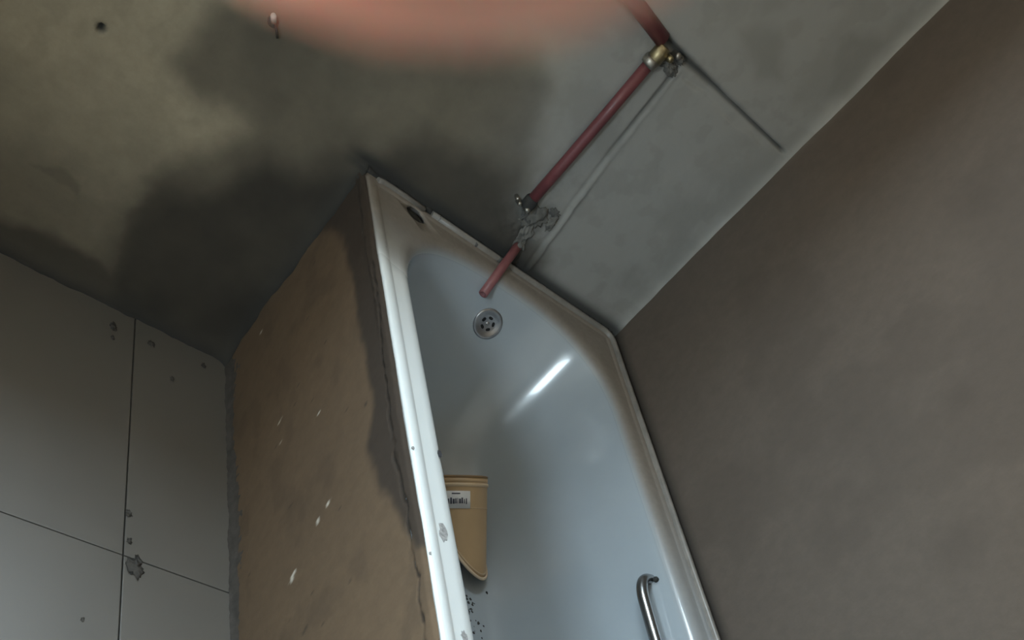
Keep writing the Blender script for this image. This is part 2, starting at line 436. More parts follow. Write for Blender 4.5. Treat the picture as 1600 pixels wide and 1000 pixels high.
# right wall
ys = nodes(-2.9, None, [(-1.5, .06), (0.02, .01)])
zs2 = nodes(-0.02, None, [(0.45, .06), (1.75, .01), (ZC + .02, .06)])
Y, Z = np.meshgrid(ys, zs2, indexing='ij')
d = 0.006 * (fbm(Y, Z, 2.2, 3, 71) - .5) + 0.0012 * (fbm(Y, Z, 30, 4, 72) - .5)
damp = 0.35 * sstep(.52, .66, fbm(Y, Z, 4.5, 4, 73))
for (a, b, r) in ((-0.70, 0.94, .05), (-0.81, 1.105, .05), (-0.49, 1.30, .05), (-1.04, 1.0, .04)):
    damp = np.maximum(damp, 0.6 * np.exp(-((Y - a) ** 2 + ((Z - b) * 1.0) ** 2) / r ** 2 + 1.2 * (fbm(Y, Z, 16, 3, 75) - .5)) )
crease_speck_tone = 0.5 * np.exp(-np.maximum(-Y, 0) / .012) * sstep(0.98, 1.10, Z) * (0.5 + fbm(Y, Z, 20, 3, 77))  # paler mortar line up the corner with the end wall
me = grid_mesh('wall_right', np.stack([XR - d, Y, Z], -1)[:, ::-1], None, dict(damp=np.clip(damp[:, ::-1], 0, 1), damp_gap_shade=np.clip((.95 * np.exp(-((Z - .545) / .016) ** 2))[:, ::-1], 0, 1), crease_speck_tone=np.clip(crease_speck_tone[:, ::-1], 0, 1)))  # dark strip at rim height paints the shaded gap beside the bath
wall_right = obj('wall_right', me, M['plaster_right'], kind='structure')

def slab(name, lo_, hi_, mat): return obj(name, box_mesh(name, lo_, hi_), mat, kind='structure')
bm = bmesh.new()
for lo_, hi_ in (((XL - .12, YB - .1, -.1), (XL, LY0, ZC + .1)), ((XL - .12, LY1, -.1), (XL, WD + .02, ZC + .1)), ((XL - .12, LY0, -.1), (XL, LY1, LZ0)), ((XL - .12, LY0, LZ1), (XL, LY1, ZC + .1))):
    bm.from_mesh(box_mesh('b', lo_, hi_))
obj('wall_left', bm, M['room'], kind='structure')
win2 = obj('window_2', box_mesh('window_2', (XL - .13, LY0, LZ0 - .02), (XL + .02, LY1, LZ0)), M['room'], kind='structure')
for lo_, hi_ in (((XL - .09, LY0, LZ0), (XL - .05, LY0 + .03, LZ1)), ((XL - .09, LY1 - .03, LZ0), (XL - .05, LY1, LZ1)), ((XL - .09, LY0 + .03, LZ1 - .03), (XL - .05, LY1 - .03, LZ1)), ((XL - .09, LY0 + .03, LZ0), (XL - .05, LY1 - .03, LZ0 + .03))):
    obj('frame_bar', box_mesh('frame_bar', lo_, hi_, .004), M['wood'], win2)
slab('wall_back', (XL - .12, YB - .12, -.1), (XR + .2, YB, ZC + .1), M['room'])
slab('ceiling', (XL - .12, YB - .1, ZC), (XR + .2, WD + .02, ZC + .12), M['room'])
obj('masonry_core', box_mesh('masonry_core', (XR + .015, YB - .1, -.1), (XR + .15, WD + .02, ZC + .1)), M['room'], wall_right)

# floor: mortar bed with large tiles
floor = slab('floor', (XL - .1, YB - .1, -.10), (XR + .1, .03, -.008), M['mortar_dark'])
TS, GAP = 0.694, 0.0028
rt = random.Random(9)
for i in range(3):
    for j in range(4):
        x1 = -0.2167 - (i - 1) * TS; x0 = x1 - TS
        if i == 0: x0, x1 = -0.2167, -0.002
        x0 = max(x0, XL)
        y1 = -j * TS; y0 = max(y1 - TS, YB)
        t = box_mesh('tile', (x0 + GAP / 2, y0 + GAP / 2, -.009), (x1 - GAP / 2, y1 - GAP / 2, 0.0 + rt.uniform(-.0004, .0004)), 0.0012)
        to = obj('tile', t, M['tile'], floor)
        if i <= 1 and j <= 1:
            for (sx_, sy_, r, a) in (((-0.193, -0.706, .013, .8),) if (i, j) == (0, 1) else ((-0.18, -0.079, .006, 1.0), (-0.062, -0.067, .005, .5), (-0.133, -0.158, .0035, .6), (-0.212, -0.588, .005, .8), (-0.207, -0.655, .0045, .5)) if (i, j) == (0, 0) else ((-0.262, -0.082, .0075, .9), (-0.262, -0.118, .004, .5)) if (i, j) == (1, 0) else ((-0.278, -0.864, .0028, .6),)):
                obj('mortar_splash', lump('mortar_splash', (sx_, sy_, .0008), r, int(abs(sx_) * 9000), 3, .5, (1, 1.5, .14)), M['splash'], to)

# masonry apron in front of the bath
H = 0.542
ys = nodes(-1.72, None, [(-1.25, .02), (0.01, .004)])
zs3 = nodes(-.01, None, [(0.44, .008), (0.5385, .0028)])
Y, Z = np.meshgrid(ys, zs3, indexing='ij')
CRACK = [(-0.30,.524),(-0.432,.522),(-0.56,.512),(-0.626,.514),(-0.70,.505),(-0.759,.509),(-0.79,.503),(-0.823,.512),(-0.87,.509),(-0.91,.517),(-0.945,.507),(-0.981,.512),(-1.048,.516),(-1.08,.509),(-1.117,.514),(-1.161,.510),(-1.3,.512)]
jy = Y + 0.012 * (fbm(Y, Z, 60, 3, 81) - .5); jz = Z + 0.012 * (fbm(Y, Z, 60, 3, 82) - .5)
cd = segdist(jy, jz, CRACK)
on = sstep(.30, .45, fbm(Y, Z * 0, 13, 3, 83)) 
d = 0.005 * (fbm(Y, Z, 4, 3, 84) - .5) + 0.0012 * (fbm(Y, Z, 50, 4, 85) - .5)
d -= 0.0045 * (1 - sstep(.0010, .0040, cd)) * on
d += 0.003
strip = sstep(.510, .518, jz); d += 0.0025 * strip
d += 0.014 * np.exp(-np.maximum(-Y, 0) / .010)
d -= 0.004 * sstep(.530, .5385, Z + .004 * (fbm(Y, Z, 70, 2, 89) - .5)) - .001
AST = [(0.0,.38),(-0.12,.455),(-0.373,.465),(-0.598,.478),(-0.726,.448),(-0.826,.462),(-0.90,.50),(-1.0,.515),(-1.02,.55),(0,.55)]
damp = (1 - sstep(-.012, .012, sdf(Y + .05 * (fbm(Y, Z, 14, 4, 86) - .5), Z + .03 * (fbm(Y, Z, 14, 4, 87) - .5), AST))) * .95
damp = np.maximum(damp, 0.22 * sstep(.56, .72, fbm(Y * .6, Z, 18, 4, 88)))
crease_speck_tone = (1 - sstep(.0012, .0040, cd)) * on
crease_speck_tone = np.maximum(crease_speck_tone, 0.8 * np.exp(-np.maximum(-Y, 0) / .014))  # darker towards the end wall
cool = np.zeros_like(Y)
for (a, b, r) in ((-0.808,.2,.0055),(-0.800,.206,.004),(-0.734,.319,.004),(-0.745,.288,.0045),(-0.456,.194,.003),(-0.399,.192,.0035),(-0.501,.317,.003),(-0.065,.142,.003),(-0.181,.509,.0045)):
    cool = np.maximum(cool, 1 - sstep(r * .6, r * 1.4, np.hypot(jy - a, (jz - b) * .7)))
rs = np.random.RandomState(3)
for _ in range(26):
    a, b, r = rs.uniform(-1.2, -.05), rs.uniform(.05, .5), rs.uniform(.0012, .0035)
    crease_speck_tone = np.maximum(crease_speck_tone, .7 * (1 - sstep(r * .6, r * 1.4, np.hypot(jy - a, (jz - b) * .6))))
me = grid_mesh('wall_apron', np.stack([-d, Y, Z], -1), None, dict(damp=np.clip(damp, 0, 1), damp_gap_shade=0 * damp, crease_speck_tone=np.clip(crease_speck_tone, 0, 1), cool=cool))
apron = obj('wall_apron', me, M['apron'], kind='structure')
bm = bmesh.new()     # the masonry behind the plaster face and its foot end
bmesh.ops.create_cube(bm, size=1)
for v in bm.verts: v.co = Vector((0.027 + v.co.x * .034, -.86 + v.co.y * 1.72, .25 + v.co.z * .5))
obj('masonry_core', bm, M['cement'], apron)
obj('masonry_end', box_mesh('masonry_end', (0.0, -1.76, 0), (XR, -1.712, .53)), M['apron'], apron)
# mortar cove at the foot of the apron
Y, T = np.meshgrid(nodes(-1.72, None, [(0.0, .006)]), np.linspace(0, 1, 9), indexing='ij')
w_ = 0.75 + .6 * fbm(Y, T * .3, 16, 3, 91)
cx_ = -.0015 - .008 * w_ * (1 - T) ** 1.8; cz_ = .046 * w_ * T ** 1.3 * 1.0
rg = .004 * (fbm(Y, T * .1, 90, 3, 92) - .5)
obj('trim_1', grid_mesh('trim_1', np.stack([cx_ - rg - .001, Y, cz_ + .0005], -1)), M['cove'], kind='structure')

# ------------------------------------------------------------------ bathtub
tub = thing('bathtub', (0.35, -0.85, 0.12), 'white enamel bathtub built in against the plastered end wall and right wall', 'bathtub')
tub_off = Vector((0.35, -0.85, 0.12))
def tubchild(name, me, mat, parent=None, **kw):
    if isinstance(me, bmesh.types.BMesh):
        m = bpy.data.meshes.new(name); me.to_mesh(m); me.free(); me = m
    me.transform(Matrix.Translation(-tub_off))
    return obj(name, me, mat, parent or tub, **kw)

TX0, TX1, TY0, TY1 = 0.0, 0.692, -1.70, -0.008
XCN = 0.352
N1, N2 = 64, 60
def spow(v, p): return math.copysign(abs(v) ** p, v)
def basin_ring(o_side, o_end, o_foot, n=2.6, z=0.0):
    a = 0.304 - o_side; ye = -0.047 - o_end; yf = -1.60 + o_foot
    b = min(0.27, a * 0.95); pts = []
    for i in range(N1 + 1):                      # end curve, right to left
        t = math.pi * i / N1
        pts.append((XCN + a * spow(math.cos(t), 2 / n), ye - b + b * abs(math.sin(t)) ** (2 / n), z))
    ya, yb = ye - b, yf + b
    for i in range(1, N2): pts.append((XCN - a, ya + (yb - ya) * i / N2, z))
    for i in range(N1 + 1):
        t = math.pi + math.pi * i / N1
        pts.append((XCN + a * spow(math.cos(t), 2 / n), yf + b - b * abs(math.sin(t)) ** (2 / n), z))
    for i in range(1, N2): pts.append((XCN + a, yb + (ya - yb) * i / N2, z))
    return pts
def rect_ring(ins, z):
    x0, x1, y0, y1 = TX0 + ins, TX1 - ins, TY0 + ins, TY1 - ins
    ref = basin_ring(0, 0, 0); q = N1 // 4; pts = []
    ya, yb = ref[0][1], ref[N1 + N2][1]
    for i in range(N1 + 1):
        if i <= q: pts.append((x1, ya + (y1 - ya) * i / q, z))
        elif i <= N1 - q: pts.append((x1 + (x0 - x1) * (i - q) / (N1 - 2 * q), y1, z))
        else: pts.append((x0, y1 + (ya - y1) * (i - N1 + q) / q, z))
    for i in range(1, N2): pts.append((x0, ya + (yb - ya) * i / N2, z))
    for i in range(N1 + 1):
        if i <= q: pts.append((x0, yb + (y0 - yb) * i / q, z))
        elif i <= N1 - q: pts.append((x0 + (x1 - x0) * (i - q) / (N1 - 2 * q), y0, z))
        else: pts.append((x1, y0 + (yb - y0) * (i - N1 + q) / q, z))
    for i in range(1, N2): pts.append((x1, yb + (ya - yb) * i / N2, z))
    return pts
rings = [rect_ring(.0, H - .032), rect_ring(.0, H - .007), rect_ring(.0012, H - .0025), rect_ring(.005, H), rect_ring(.012, H + .0003),
         rect_ring(.0215, H - .0003), rect_ring(.0230, H - .0016), rect_ring(.0255, H - .0020)]
RE = 0.030
rings.append([(x, y, H - .0026) for x, y, z in basin_ring(-.004, -.003, -.004)])
for al in range(0, 76, 15):
    a_ = math.radians(al); o = RE * math.sin(a_)
    rings.append([(x, y, H - .003 - RE * (1 - math.cos(a_))) for x, y, z in basin_ring(o, o, o)])
o0, d0 = RE * math.sin(math.radians(75)), .003 + RE * (1 - math.cos(math.radians(75)))
DEP = 0.395
P0, P1, P2, P3 = (0, d0), (.30, .20), (.48, DEP), (1, DEP)
for i in range(1, 25):
    t = i / 24; c0, c1, c2, c3 = (1 - t) ** 3, 3 * t * (1 - t) ** 2, 3 * t * t * (1 - t), t ** 3
    u = c1 * P1[0] + c2 * P2[0] + c3; dd = c0 * P0[1] + c1 * P1[1] + c2 * P2[1] + c3 * P3[1]
    rings.append([(x, y, H - dd) for x, y, z in basin_ring(o0 + u * .15, o0 + u * .20, o0 + u * .46, 2.6 - .3 * u)])
for q in (.6, .25, .06):
    L = rings[-1] if q == .6 else base_ring
    if q == .6: base_ring = rings[-1]
    rings.append([(XCN + (x - XCN) * q, -.78 + (y + .78) * (q * .5 + .5), H - DEP - .002) for x, y, z in base_ring])
bm = bmesh.new(); V = [[bm.verts.new(p) for p in r] for r in rings]; n = len(rings[0])
for A, B in zip(V[:-1], V[1:]):
    for k_ in range(n): bm.faces.new((A[k_], A[(k_ + 1) % n], B[(k_ + 1) % n], B[k_]))
bm.faces.new(V[-1])
bmesh.ops.recalc_face_normals(bm, faces=bm.faces)
bm.faces.ensure_lookup_table()
me = bpy.data.meshes.new('shell'); bm.to_mesh(me); bm.free(); smooth(me)
if sum(p.normal.z * p.area for p in me.polygons) < 0: me.flip_normals()
# tap hole cut through the corner of the deck
tmp = bpy.data.objects.new('tmp', me); COL.objects.link(tmp)
so = tmp.modifiers.new('s', 'SOLIDIFY'); so.thickness = 0.004; so.offset = -1
cut = bpy.data.objects.new('cut', lathe('cut', [(0, -.03), (.0225, -.03), (.0225, .03), (0, .03)], (0.1165, -0.0485, H), (0, 0, 1), 32)); COL.objects.link(cut)
bo = tmp.modifiers.new('b', 'BOOLEAN'); bo.object = cut; bo.operation = 'DIFFERENCE'; bo.solver = 'EXACT'
dg = bpy.context.evaluated_depsgraph_get()
me2 = bpy.data.meshes.new_from_object(tmp.evaluated_get(dg)); me2.name = 'shell'
bpy.data.objects.remove(tmp); bpy.data.objects.remove(cut)
co = np.zeros(len(me2.vertices) * 3); me2.vertices.foreach_get('co', co); co = co.reshape(-1, 3)
x, y, z = co.T
# shade painted in: basin greyed, wall-side deck dark with cement dust, lit rim white
me2.attributes.new('dust_shade', 'FLOAT', 'POINT'); me2.attributes.new('basin_shade', 'FLOAT', 'POINT')
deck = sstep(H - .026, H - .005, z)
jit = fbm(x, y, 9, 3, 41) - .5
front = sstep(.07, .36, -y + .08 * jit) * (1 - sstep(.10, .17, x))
dust_shade = deck * (1 - front) * (1 - .55 * sstep(.45, 1.0, -y) * (x > .35))
me2.attributes['dust_shade'].data.foreach_set('value', np.clip(dust_shade, 0, 1).astype(np.float32))
basin_shade = 1 - front * sstep(H - .022, H - .008, z)
me2.attributes['basin_shade'].data.foreach_set('value', np.clip(basin_shade, 0, 1).astype(np.float32))
for p in me2.polygons: p.use_smooth = True
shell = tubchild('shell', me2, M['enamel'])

tubchild('hole_plug', lathe('hole_plug', [(0, .001), (.012, .0004), (.0135, -.001), (.019, -.001), (.0224, .0005), (.0232, -.006)], (0.1165, -0.0485, H - .010), (0, 0, 1), 32), M['rubber'], label='dark rubber plug in the tap hole')
# raised tiling lip along the end and the right wall, stepped at the tap hole
def lip_mesh(name, pts, wdt, hgt):
    bm = bmesh.new(); prof = [(-.5, -.3), (-.5, .55), (-.3, .95), (0, 1.0), (.3, .9), (.5, .5), (.5, -.3)]
    prev = None; rows = []
    for i, p in enumerate(pts):
        t = (Vector(pts[min(i + 1, len(pts) - 1)]) - Vector(pts[max(i - 1, 0)])).normalized(); s = t.cross(Vector((0, 0, 1))).normalized()
        rows.append([bm.verts.new(Vector(p) + s * a * wdt + Vector((0, 0, b * hgt))) for a, b in prof])
    for A, B in zip(rows[:-1], rows[1:]):
        for q in range(len(prof) - 1): bm.faces.new((A[q], A[q + 1], B[q + 1], B[q]))
    bm.faces.new(rows[0]); bm.faces.new(rows[-1][::-1])
    bmesh.ops.recalc_face_normals(bm, faces=bm.faces)
    me = bpy.data.meshes.new(name); bm.to_mesh(me); bm.free()
    for p in me.polygons: p.use_smooth = len(p.vertices) == 4
    return me
corner = [(0.66 + .026 * math.sin(a), -.040 + .026 * math.cos(a), H) for a in np.linspace(0, math.pi / 2, 8)]
tubchild('rim_lip', lip_mesh('rim_lip', [(.158, -.014, H), (.3, -.014, H), (.5, -.014, H)] + corner + [(.686, -.3, H), (.686, -.9, H), (.686, -1.69, H)], .011, .010), M['lip'])
tubchild('rim_lip', lip_mesh('rim_lip', [(.024, -.022, H), (.040, -.015, H), (.08, -.0135, H), (.140, -.0150, H)], .010, .008), M['lip'])

from mathutils.bvhtree import BVHTree
bmt = bmesh.new(); bmt.from_mesh(me2); bvh = BVHTree.FromBMesh(bmt)
def on_tub(p, dr):
    h = bvh.ray_cast(Vector(p) - tub_off, Vector(dr)); return h[0] + tub_off, h[1]

# overflow cover on the end of the basin
op, on_ = on_tub((0.372, -0.6, 0.447), (0, 1, 0))
ovm = lathe('overflow_cover', [(.0, .0005), (.0180, .0005), (.0200, .0010), (.0265, .0036), (.0315, .0044), (.0332, .0036), (.0338, .001), (.0338, -.003)], op, on_, 48)
ov = tubchild('overflow_cover', ovm, M['satin'], label='round steel overflow cover with five slots')
Xo, Yo, Ao = frame_of(on_)
for q in range(5):
    an = 2 * math.pi * q / 5 + .35
    c_ = op + (Xo * math.cos(an) + Yo * math.sin(an)) * .0132 + Ao * .0003
    rad = (Xo * math.cos(an) + Yo * math.sin(an)); tan = Ao.cross(rad)
    bm = bmesh.new(); rr_ = []
    for lay in (0.0008, -0.004):
        rr_.append([bm.verts.new(c_ + rad * .0032 * spow(math.cos(t), .8) + tan * .0052 * spow(math.sin(t), .8) + Ao * lay) for t in np.linspace(0, 2 * math.pi, 16, endpoint=False)])
    bm.faces.new(rr_[0]); bm.faces.new(rr_[1][::-1])
    for q2 in range(16): bm.faces.new((rr_[0][q2], rr_[1][q2], rr_[1][(q2 + 1) % 16], rr_[0][(q2 + 1) % 16]))
    bmesh.ops.recalc_face_normals(bm, faces=bm.faces)
    sl = tubchild('slot', bm, M['hole'], ov)
tubchild('centre_boss', lathe('centre_boss', [(0, .0018), (.003, .0016), (.0042, .0004)], op, on_, 20), M['satin'], ov)

# chrome grab handle along the right side of the basin
hp, hn = on_tub((0.45, -0.757, 0.487), (1, 0, 0))
hx = hp.x
hpts = [(hx + .004, -.757, .487), (hx - .012, -.762, .4875), (hx - .024, -.773, .487), (hx - .031, -.790, .4855), (hx - .034, -.812, .484), (hx - .034, -.84, .483), (hx - .034, -.90, .482), (hx - .034, -.98, .482), (hx - .031, -1.00, .482), (hx - .024, -1.017, .482), (hx - .012, -1.028, .482), (hx + .004, -1.033, .482)]
def catmull(pts, k=6):
    P = [Vector(p) for p in pts]; P = [P[0] * 2 - P[1]] + P + [P[-1] * 2 - P[-2]]; out = []
    for i in range(1, len(P) - 2):
        for j in range(k):
            t = j / k; a, b, c, d_ = P[i - 1], P[i], P[i + 1], P[i + 2]
            out.append(.5 * (2 * b + (c - a) * t + (2 * a - 5 * b + 4 * c - d_) * t * t + (3 * b - a - 3 * c + d_) * t ** 3))
    out.append(P[-2]); return out
gh = tubchild('grab_handle', tube_mesh('grab_handle', catmull(hpts), .0112, 20), M['chrome'], label='curved chrome grab handle')
for e_ in (0, -1):
    tubchild('mounting_screw', lathe('mounting_screw', [(0, .006), (.004, .0055), (.0055, .003), (.0055, -.004)], Vector(hpts[e_]) + Vector((-.003, 0 if e_ else -.010, .0135)), hn, 16), M['rubber'], gh)

# chips in the enamel of the front rim, mortar crumbs and grit in the basin
def flat_blob(name, c, rx, ry, seed, th=.0006, nrm=Vector((0, 0, 1)), rot=0.0):
    rnd = random.Random(seed); X_, Y_, A_ = frame_of(nrm, Vector((0, 1, 0))); bm = bmesh.new(); n_ = 14
    rad_ = [rnd.uniform(.65, 1.15) for _ in range(n_)]
    top = []; bot = []
    for i in range(n_):
        t = 2 * math.pi * i / n_; a_, b_ = rx * rad_[i] * math.cos(t), ry * rad_[i] * math.sin(t)
        a_, b_ = a_ * math.cos(rot) - b_ * math.sin(rot), a_ * math.sin(rot) + b_ * math.cos(rot)
        p = Vector(c) + X_ * a_ + Y_ * b_
        top.append(bm.verts.new(p + A_ * th)); bot.append(bm.verts.new(p - A_ * .002))
    bm.faces.new(top); bm.faces.new(bot[::-1])
    for i in range(n_): bm.faces.new((top[i], bot[i], bot[(i + 1) % n_], top[(i + 1) % n_]))
    bmesh.ops.recalc_face_normals(bm, faces=bm.faces)
    me = bpy.data.meshes.new(name); bm.to_mesh(me); bm.free(); return me
tubchild('enamel_chip', flat_blob('enamel_chip', (.037, -.962, H - .0024), .009, .019, 5), M['chip'], label='grey chip in the white enamel of the front rim')
tubchild('enamel_chip', flat_blob('enamel_chip', (.061, -.776, H - .0028), .0035, .009, 6), M['black_chip'], label='small black chip at the inner edge of the front rim')
for i, (a, b, r1, r2) in enumerate(((.003, -.80, .0022, .004), (.003, -1.02, .0015, .004), (.012, -.165, .0016, .0022), (.018, -.25, .0016, .0022), (.042, -1.155, .006, .010))):
    tubchild('enamel_chip', flat_blob('enamel_chip', (a, b, H - (.0002 if a < .02 else .0023)), r1, r2, 20 + i), M['chip'])
bm = bmesh.new(); rg_ = random.Random(12)
for i in range(70):
    gx, gy = .455 + rg_.gauss(0, .022), -.665 + rg_.gauss(0, .045)
    p, nn = on_tub((gx, gy, .45), (0, 0, -1)); s_ = rg_.uniform(.001, .0035)
    r_ = bmesh.ops.create_icosphere(bm, subdivisions=1, radius=s_)
    for v in r_['verts']: v.co = Vector((v.co.x * rg_.uniform(.7, 1.6), v.co.y * rg_.uniform(.7, 2.0), v.co.z * .4)) + p
me = bpy.data.meshes.new('grit'); bm.to_mesh(me); bm.free()
obj('grit', me, M['mortar_dark'], kind='stuff', label='dark mortar grit on the bathtub floor in front of the tan jug', cat='grit')

# mortar bead along the end wall
rb = random.Random(8)
q = [(x_, -.004 + rb.uniform(-.002, .001), .541 + rb.uniform(-.003, .004)) for x_ in np.linspace(.0, .69, 90)]
obj('mortar_bead', tube_mesh('mortar_bead', q, [rb.uniform(.004, .0085) for _ in q], 8), M['mortar_dark'], wall_end)

# ------------------------------------------------------------------ plumbing
wpz = thing('water_pipe', (0.312, -0.012, 0.59), 'maroon water pipe with metal fittings on the end wall above the bathtub', 'pipe')
po = Vector(wpz.location)
def pch(name, me, mat, parent=None, **kw):
    me.transform(Matrix.Translation(-po)); return obj(name, me, mat, parent or wpz, **kw)
R_ = .0112
pch('riser_pipe', tube_mesh('riser_pipe', [(.3125, -.013, 1.030), (.3122, -.0135, .9), (.3115, -.0125, .78), (.310, -.012, .690)], R_, 20), M['pipe'])
pch('branch_pipe', tube_mesh('branch_pipe', [(-.10, -.010, 1.105), (.10, -.010, 1.090), (.22, -.008, 1.078), (.306, -.004, 1.066)], .0150, 20), M['pipe'])
spa, spb = Vector((.364, .008, .594)), Vector((.312, -.108, .5015))
pch('spout_pipe', tube_mesh('spout_pipe', [spa, spa.lerp(spb, .5), spb], .0098, 20, hollow=.72), M['pipe_spout'], label='open pipe end that serves as the spout')
tee = pch('tee_fitting', lathe('tee_fitting', [(0, -.016), (.0135, -.016), (.0150, -.012), (.0150, .006), (.0125, .010), (.0125, .016), (0, .016)], (.314, -.014, 1.046), (0, 0, 1), 6), M['brass'], label='brass compression fitting at the top of the riser')
pch('collar', lathe('collar', [(.0, -.008), (.0155, -.008), (.0165, -.003), (.0165, .003), (.0155, .008), (0, .008)], (.312, -.0135, 1.026), (0, 0, 1), 24), M['steel'], tee)
pch('bolt', lathe('bolt', [(0, .012), (.005, .012), (.0065, .009), (.0065, -.01), (0, -.01)], (.332, -.016, 1.052), (.4, -1, .2), 12), M['brass'], tee)
pch('bolt', lathe('bolt', [(0, .009), (.0045, .009), (.006, .006), (.006, -.01), (0, -.01)], (.345, -.012, 1.064), (.2, -1, .3), 12), M['steel'], tee)
elb = pch('elbow_fitting', lathe('elbow_fitting', [(0, -.012), (.0125, -.012), (.0145, -.008), (.0145, .008), (.0125, .012), (0, .012)], (.310, -.011, .680), (0, 0, 1), 24), M['mortar_dark'])
pch('bolt', lathe('bolt', [(0, .012), (.004, .012), (.0065, .008), (.0075, -.006), (0, -.006)], (.311, -.016, .668), (0, -1, .1), 12), M['steel'], elb, label='bright bolt head')
pch('bolt', lathe('bolt', [(0, .009), (.003, .009), (.005, .006), (.006, -.012), (0, -.012)], (.293, -.010, .667), (0, -1, .1), 12), M['steel'], elb, label='bright bolt head')
pch('bolt', lathe('bolt', [(0, .007), (.002, .007), (.004, .004), (.005, -.012), (0, -.012)], (.284, -.008, .672), (0, -1, .1), 12), M['steel'], elb, label='bright bolt head')

# rough cement dabbed round the pipes
for i, (a, b, r, sq, mt) in enumerate(((.350, .664, .024, (1.0, .28, .9), 'patch'), (.336, .642, .015, (1, .4, 1), 'patch'), (.328, .652, .012, (1, .5, 1), 'cement'),
                                       (.354, .618, .015, (.8, .45, 1.5), 'patch'), (.360, .598, .011, (1, .7, 1), 'patch'), (.350, 1.040, .013, (1.2, .5, .8), 'patch'), (.366, 1.036, .010, (1.2, .4, .8), 'cement'),
                                       (.358, 1.058, .010, (1.6, .5, .7), 'cement'), (.384, .668, .012, (.8, .3, 1.2), 'patch'), (.372, .690, .009, (1.2, .3, .8), 'cement'))):
    obj('cement_dab', lump('cement_dab', (a, -.001, b), r, 100 + i, 4, .40, sq), M[mt], wall_end)
rb = random.Random(31)
for i in range(14):
    x_ = rb.uniform(.17, .68); obj('mortar_crumb', lump('mortar_crumb', (x_, -.012 + rb.uniform(-.004, .003), H + .004), rb.uniform(.003, .0065), 300 + i, 1, .5), M['cement'], wall_end)

# wall plug left in the plaster, top left
plug = thing('wall_plug', (-.283, -.005, .672), 'small pale plastic wall plug sticking out of the stained plaster of the end wall', 'wall plug')
def gch(name, me, mat): me.transform(Matrix.Translation(-Vector(plug.location))); return obj(name, me, mat, plug)
gch('sleeve', lathe('sleeve', [(0, -.004), (.0050, -.004), (.0054, .010), (.0044, .013), (0, .013)], (-.283, -.008, .672), (-.45, -.55, .70), 20), M['white_plug'])
gch('flange', lathe('flange', [(0, .002), (.0090, .0017), (.0098, .0), (.0098, -.008)], (-.281, -.004, .668), (0, -1, .3), 20), M['mortar_dark'])
gch('screw', tube_mesh('screw', [(-.279, .006, .668), (-.276, -.008, .667), (-.270, -.010, .660), (-.263, -.009, .651)], .0024, 10), M['rubber'])

# ------------------------------------------------------------------ tan scoop lying in the bath, propped on its handle
JA = Vector((-0.3503, 0.7174, 0.6021)).normalized()   # axis, from the slanted mouth up to the base
JS = Vector((0.7772, -0.1362, 0.6144)); JS = (JS - JA * JS.dot(JA)).normalized()
JW = JA.cross(JS) * -1.0
if JW.dot(Vector((-.52, -.68, .51))) < 0: JW = -JW
JC = Vector((0.4259, -0.4702, 0.1928)); JR, PXM = 0.062, 0.001380
TOPH = 77 * PXM
def mouth(ph): return (-11 - 59 * math.cos(ph) - 32 * math.sin(ph)) * PXM
def jp(ph, h, r): return JC + JA * h + JS * (r * math.cos(ph)) + JW * (r * math.sin(ph))
scoop = thing('scoop', JC, 'tan plastic scoop with a white sticker lying in the white bathtub behind the front rim', 'scoop')
def jch(name, me, mat, parent=None, **kw):
    if isinstance(me, bmesh.types.BMesh):
        m = bpy.data.meshes.new(name); me.to_mesh(m); me.free(); me = m
    me.transform(Matrix.Translation(-JC)); return obj(name, me, mat, parent or scoop, **kw)
bm = bmesh.new(); NP, NH = 64, 14
def shell_rows(r0, hoff):
    rows = []
    for j in range(NH + 1):
        row = []
        for i in range(NP):
            ph = 2 * math.pi * i / NP; h = mouth(ph) + (TOPH - hoff - mouth(ph)) * j / NH
            row.append(bm.verts.new(jp(ph, h, r0 * (1 - .03 * (TOPH - h) / .2))))
        rows.append(row)
    return rows
A_ = shell_rows(JR, 0); B_ = shell_rows(JR - .0028, .003)
for rows, fl in ((A_, 1), (B_, -1)):
    for p, q in zip(rows[:-1], rows[1:]):
        for i in range(NP): bm.faces.new([p[i], p[(i + 1) % NP], q[(i + 1) % NP], q[i]][::fl])
for i in range(NP): bm.faces.new((A_[0][i], B_[0][i], B_[0][(i + 1) % NP], A_[0][(i + 1) % NP]))
bm.faces.new(A_[-1]); bm.faces.new(B_[-1][::-1])
bmesh.ops.recalc_face_normals(bm, faces=bm.faces)
me = bpy.data.meshes.new('body'); bm.to_mesh(me); bm.free()
for p in me.polygons: p.use_smooth = len(p.vertices) == 4
jch('body', me, M['tan_plastic'])
def loop_tube(name, f, r, n=72, k=8):
    pts = [f(2 * math.pi * i / n) for i in range(n)]; bm = bmesh.new(); rr = []
    for i in range(n):
        t = (pts[(i + 1) % n] - pts[i - 1]).normalized(); a = (pts[i] - JC - JA * (pts[i] - JC).dot(JA)).normalized(); b = t.cross(a).normalized(); a = b.cross(t)
        rr.append([bm.verts.new(pts[i] + a * (r * math.cos(q * 2 * math.pi / k)) + b * (r * math.sin(q * 2 * math.pi / k))) for q in range(k)])
    for i in range(n):
        for q in range(k): bm.faces.new((rr[i][q], rr[i][(q + 1) % k], rr[(i + 1) % n][(q + 1) % k], rr[(i + 1) % n][q]))
    bmesh.ops.recalc_face_normals(bm, faces=bm.faces)
    me = bpy.data.meshes.new(name); bm.to_mesh(me); bm.free(); smooth(me); return me
jch('rim_bead', loop_tube('rim_bead', lambda p: jp(p, mouth(p) + .001, JR * .972), .0034), M['tan_rim'])
jch('rim_bead', loop_tube('rim_bead', lambda p: jp(p, mouth(p) + .0105, JR * .972), .0018), M['tan_light'])
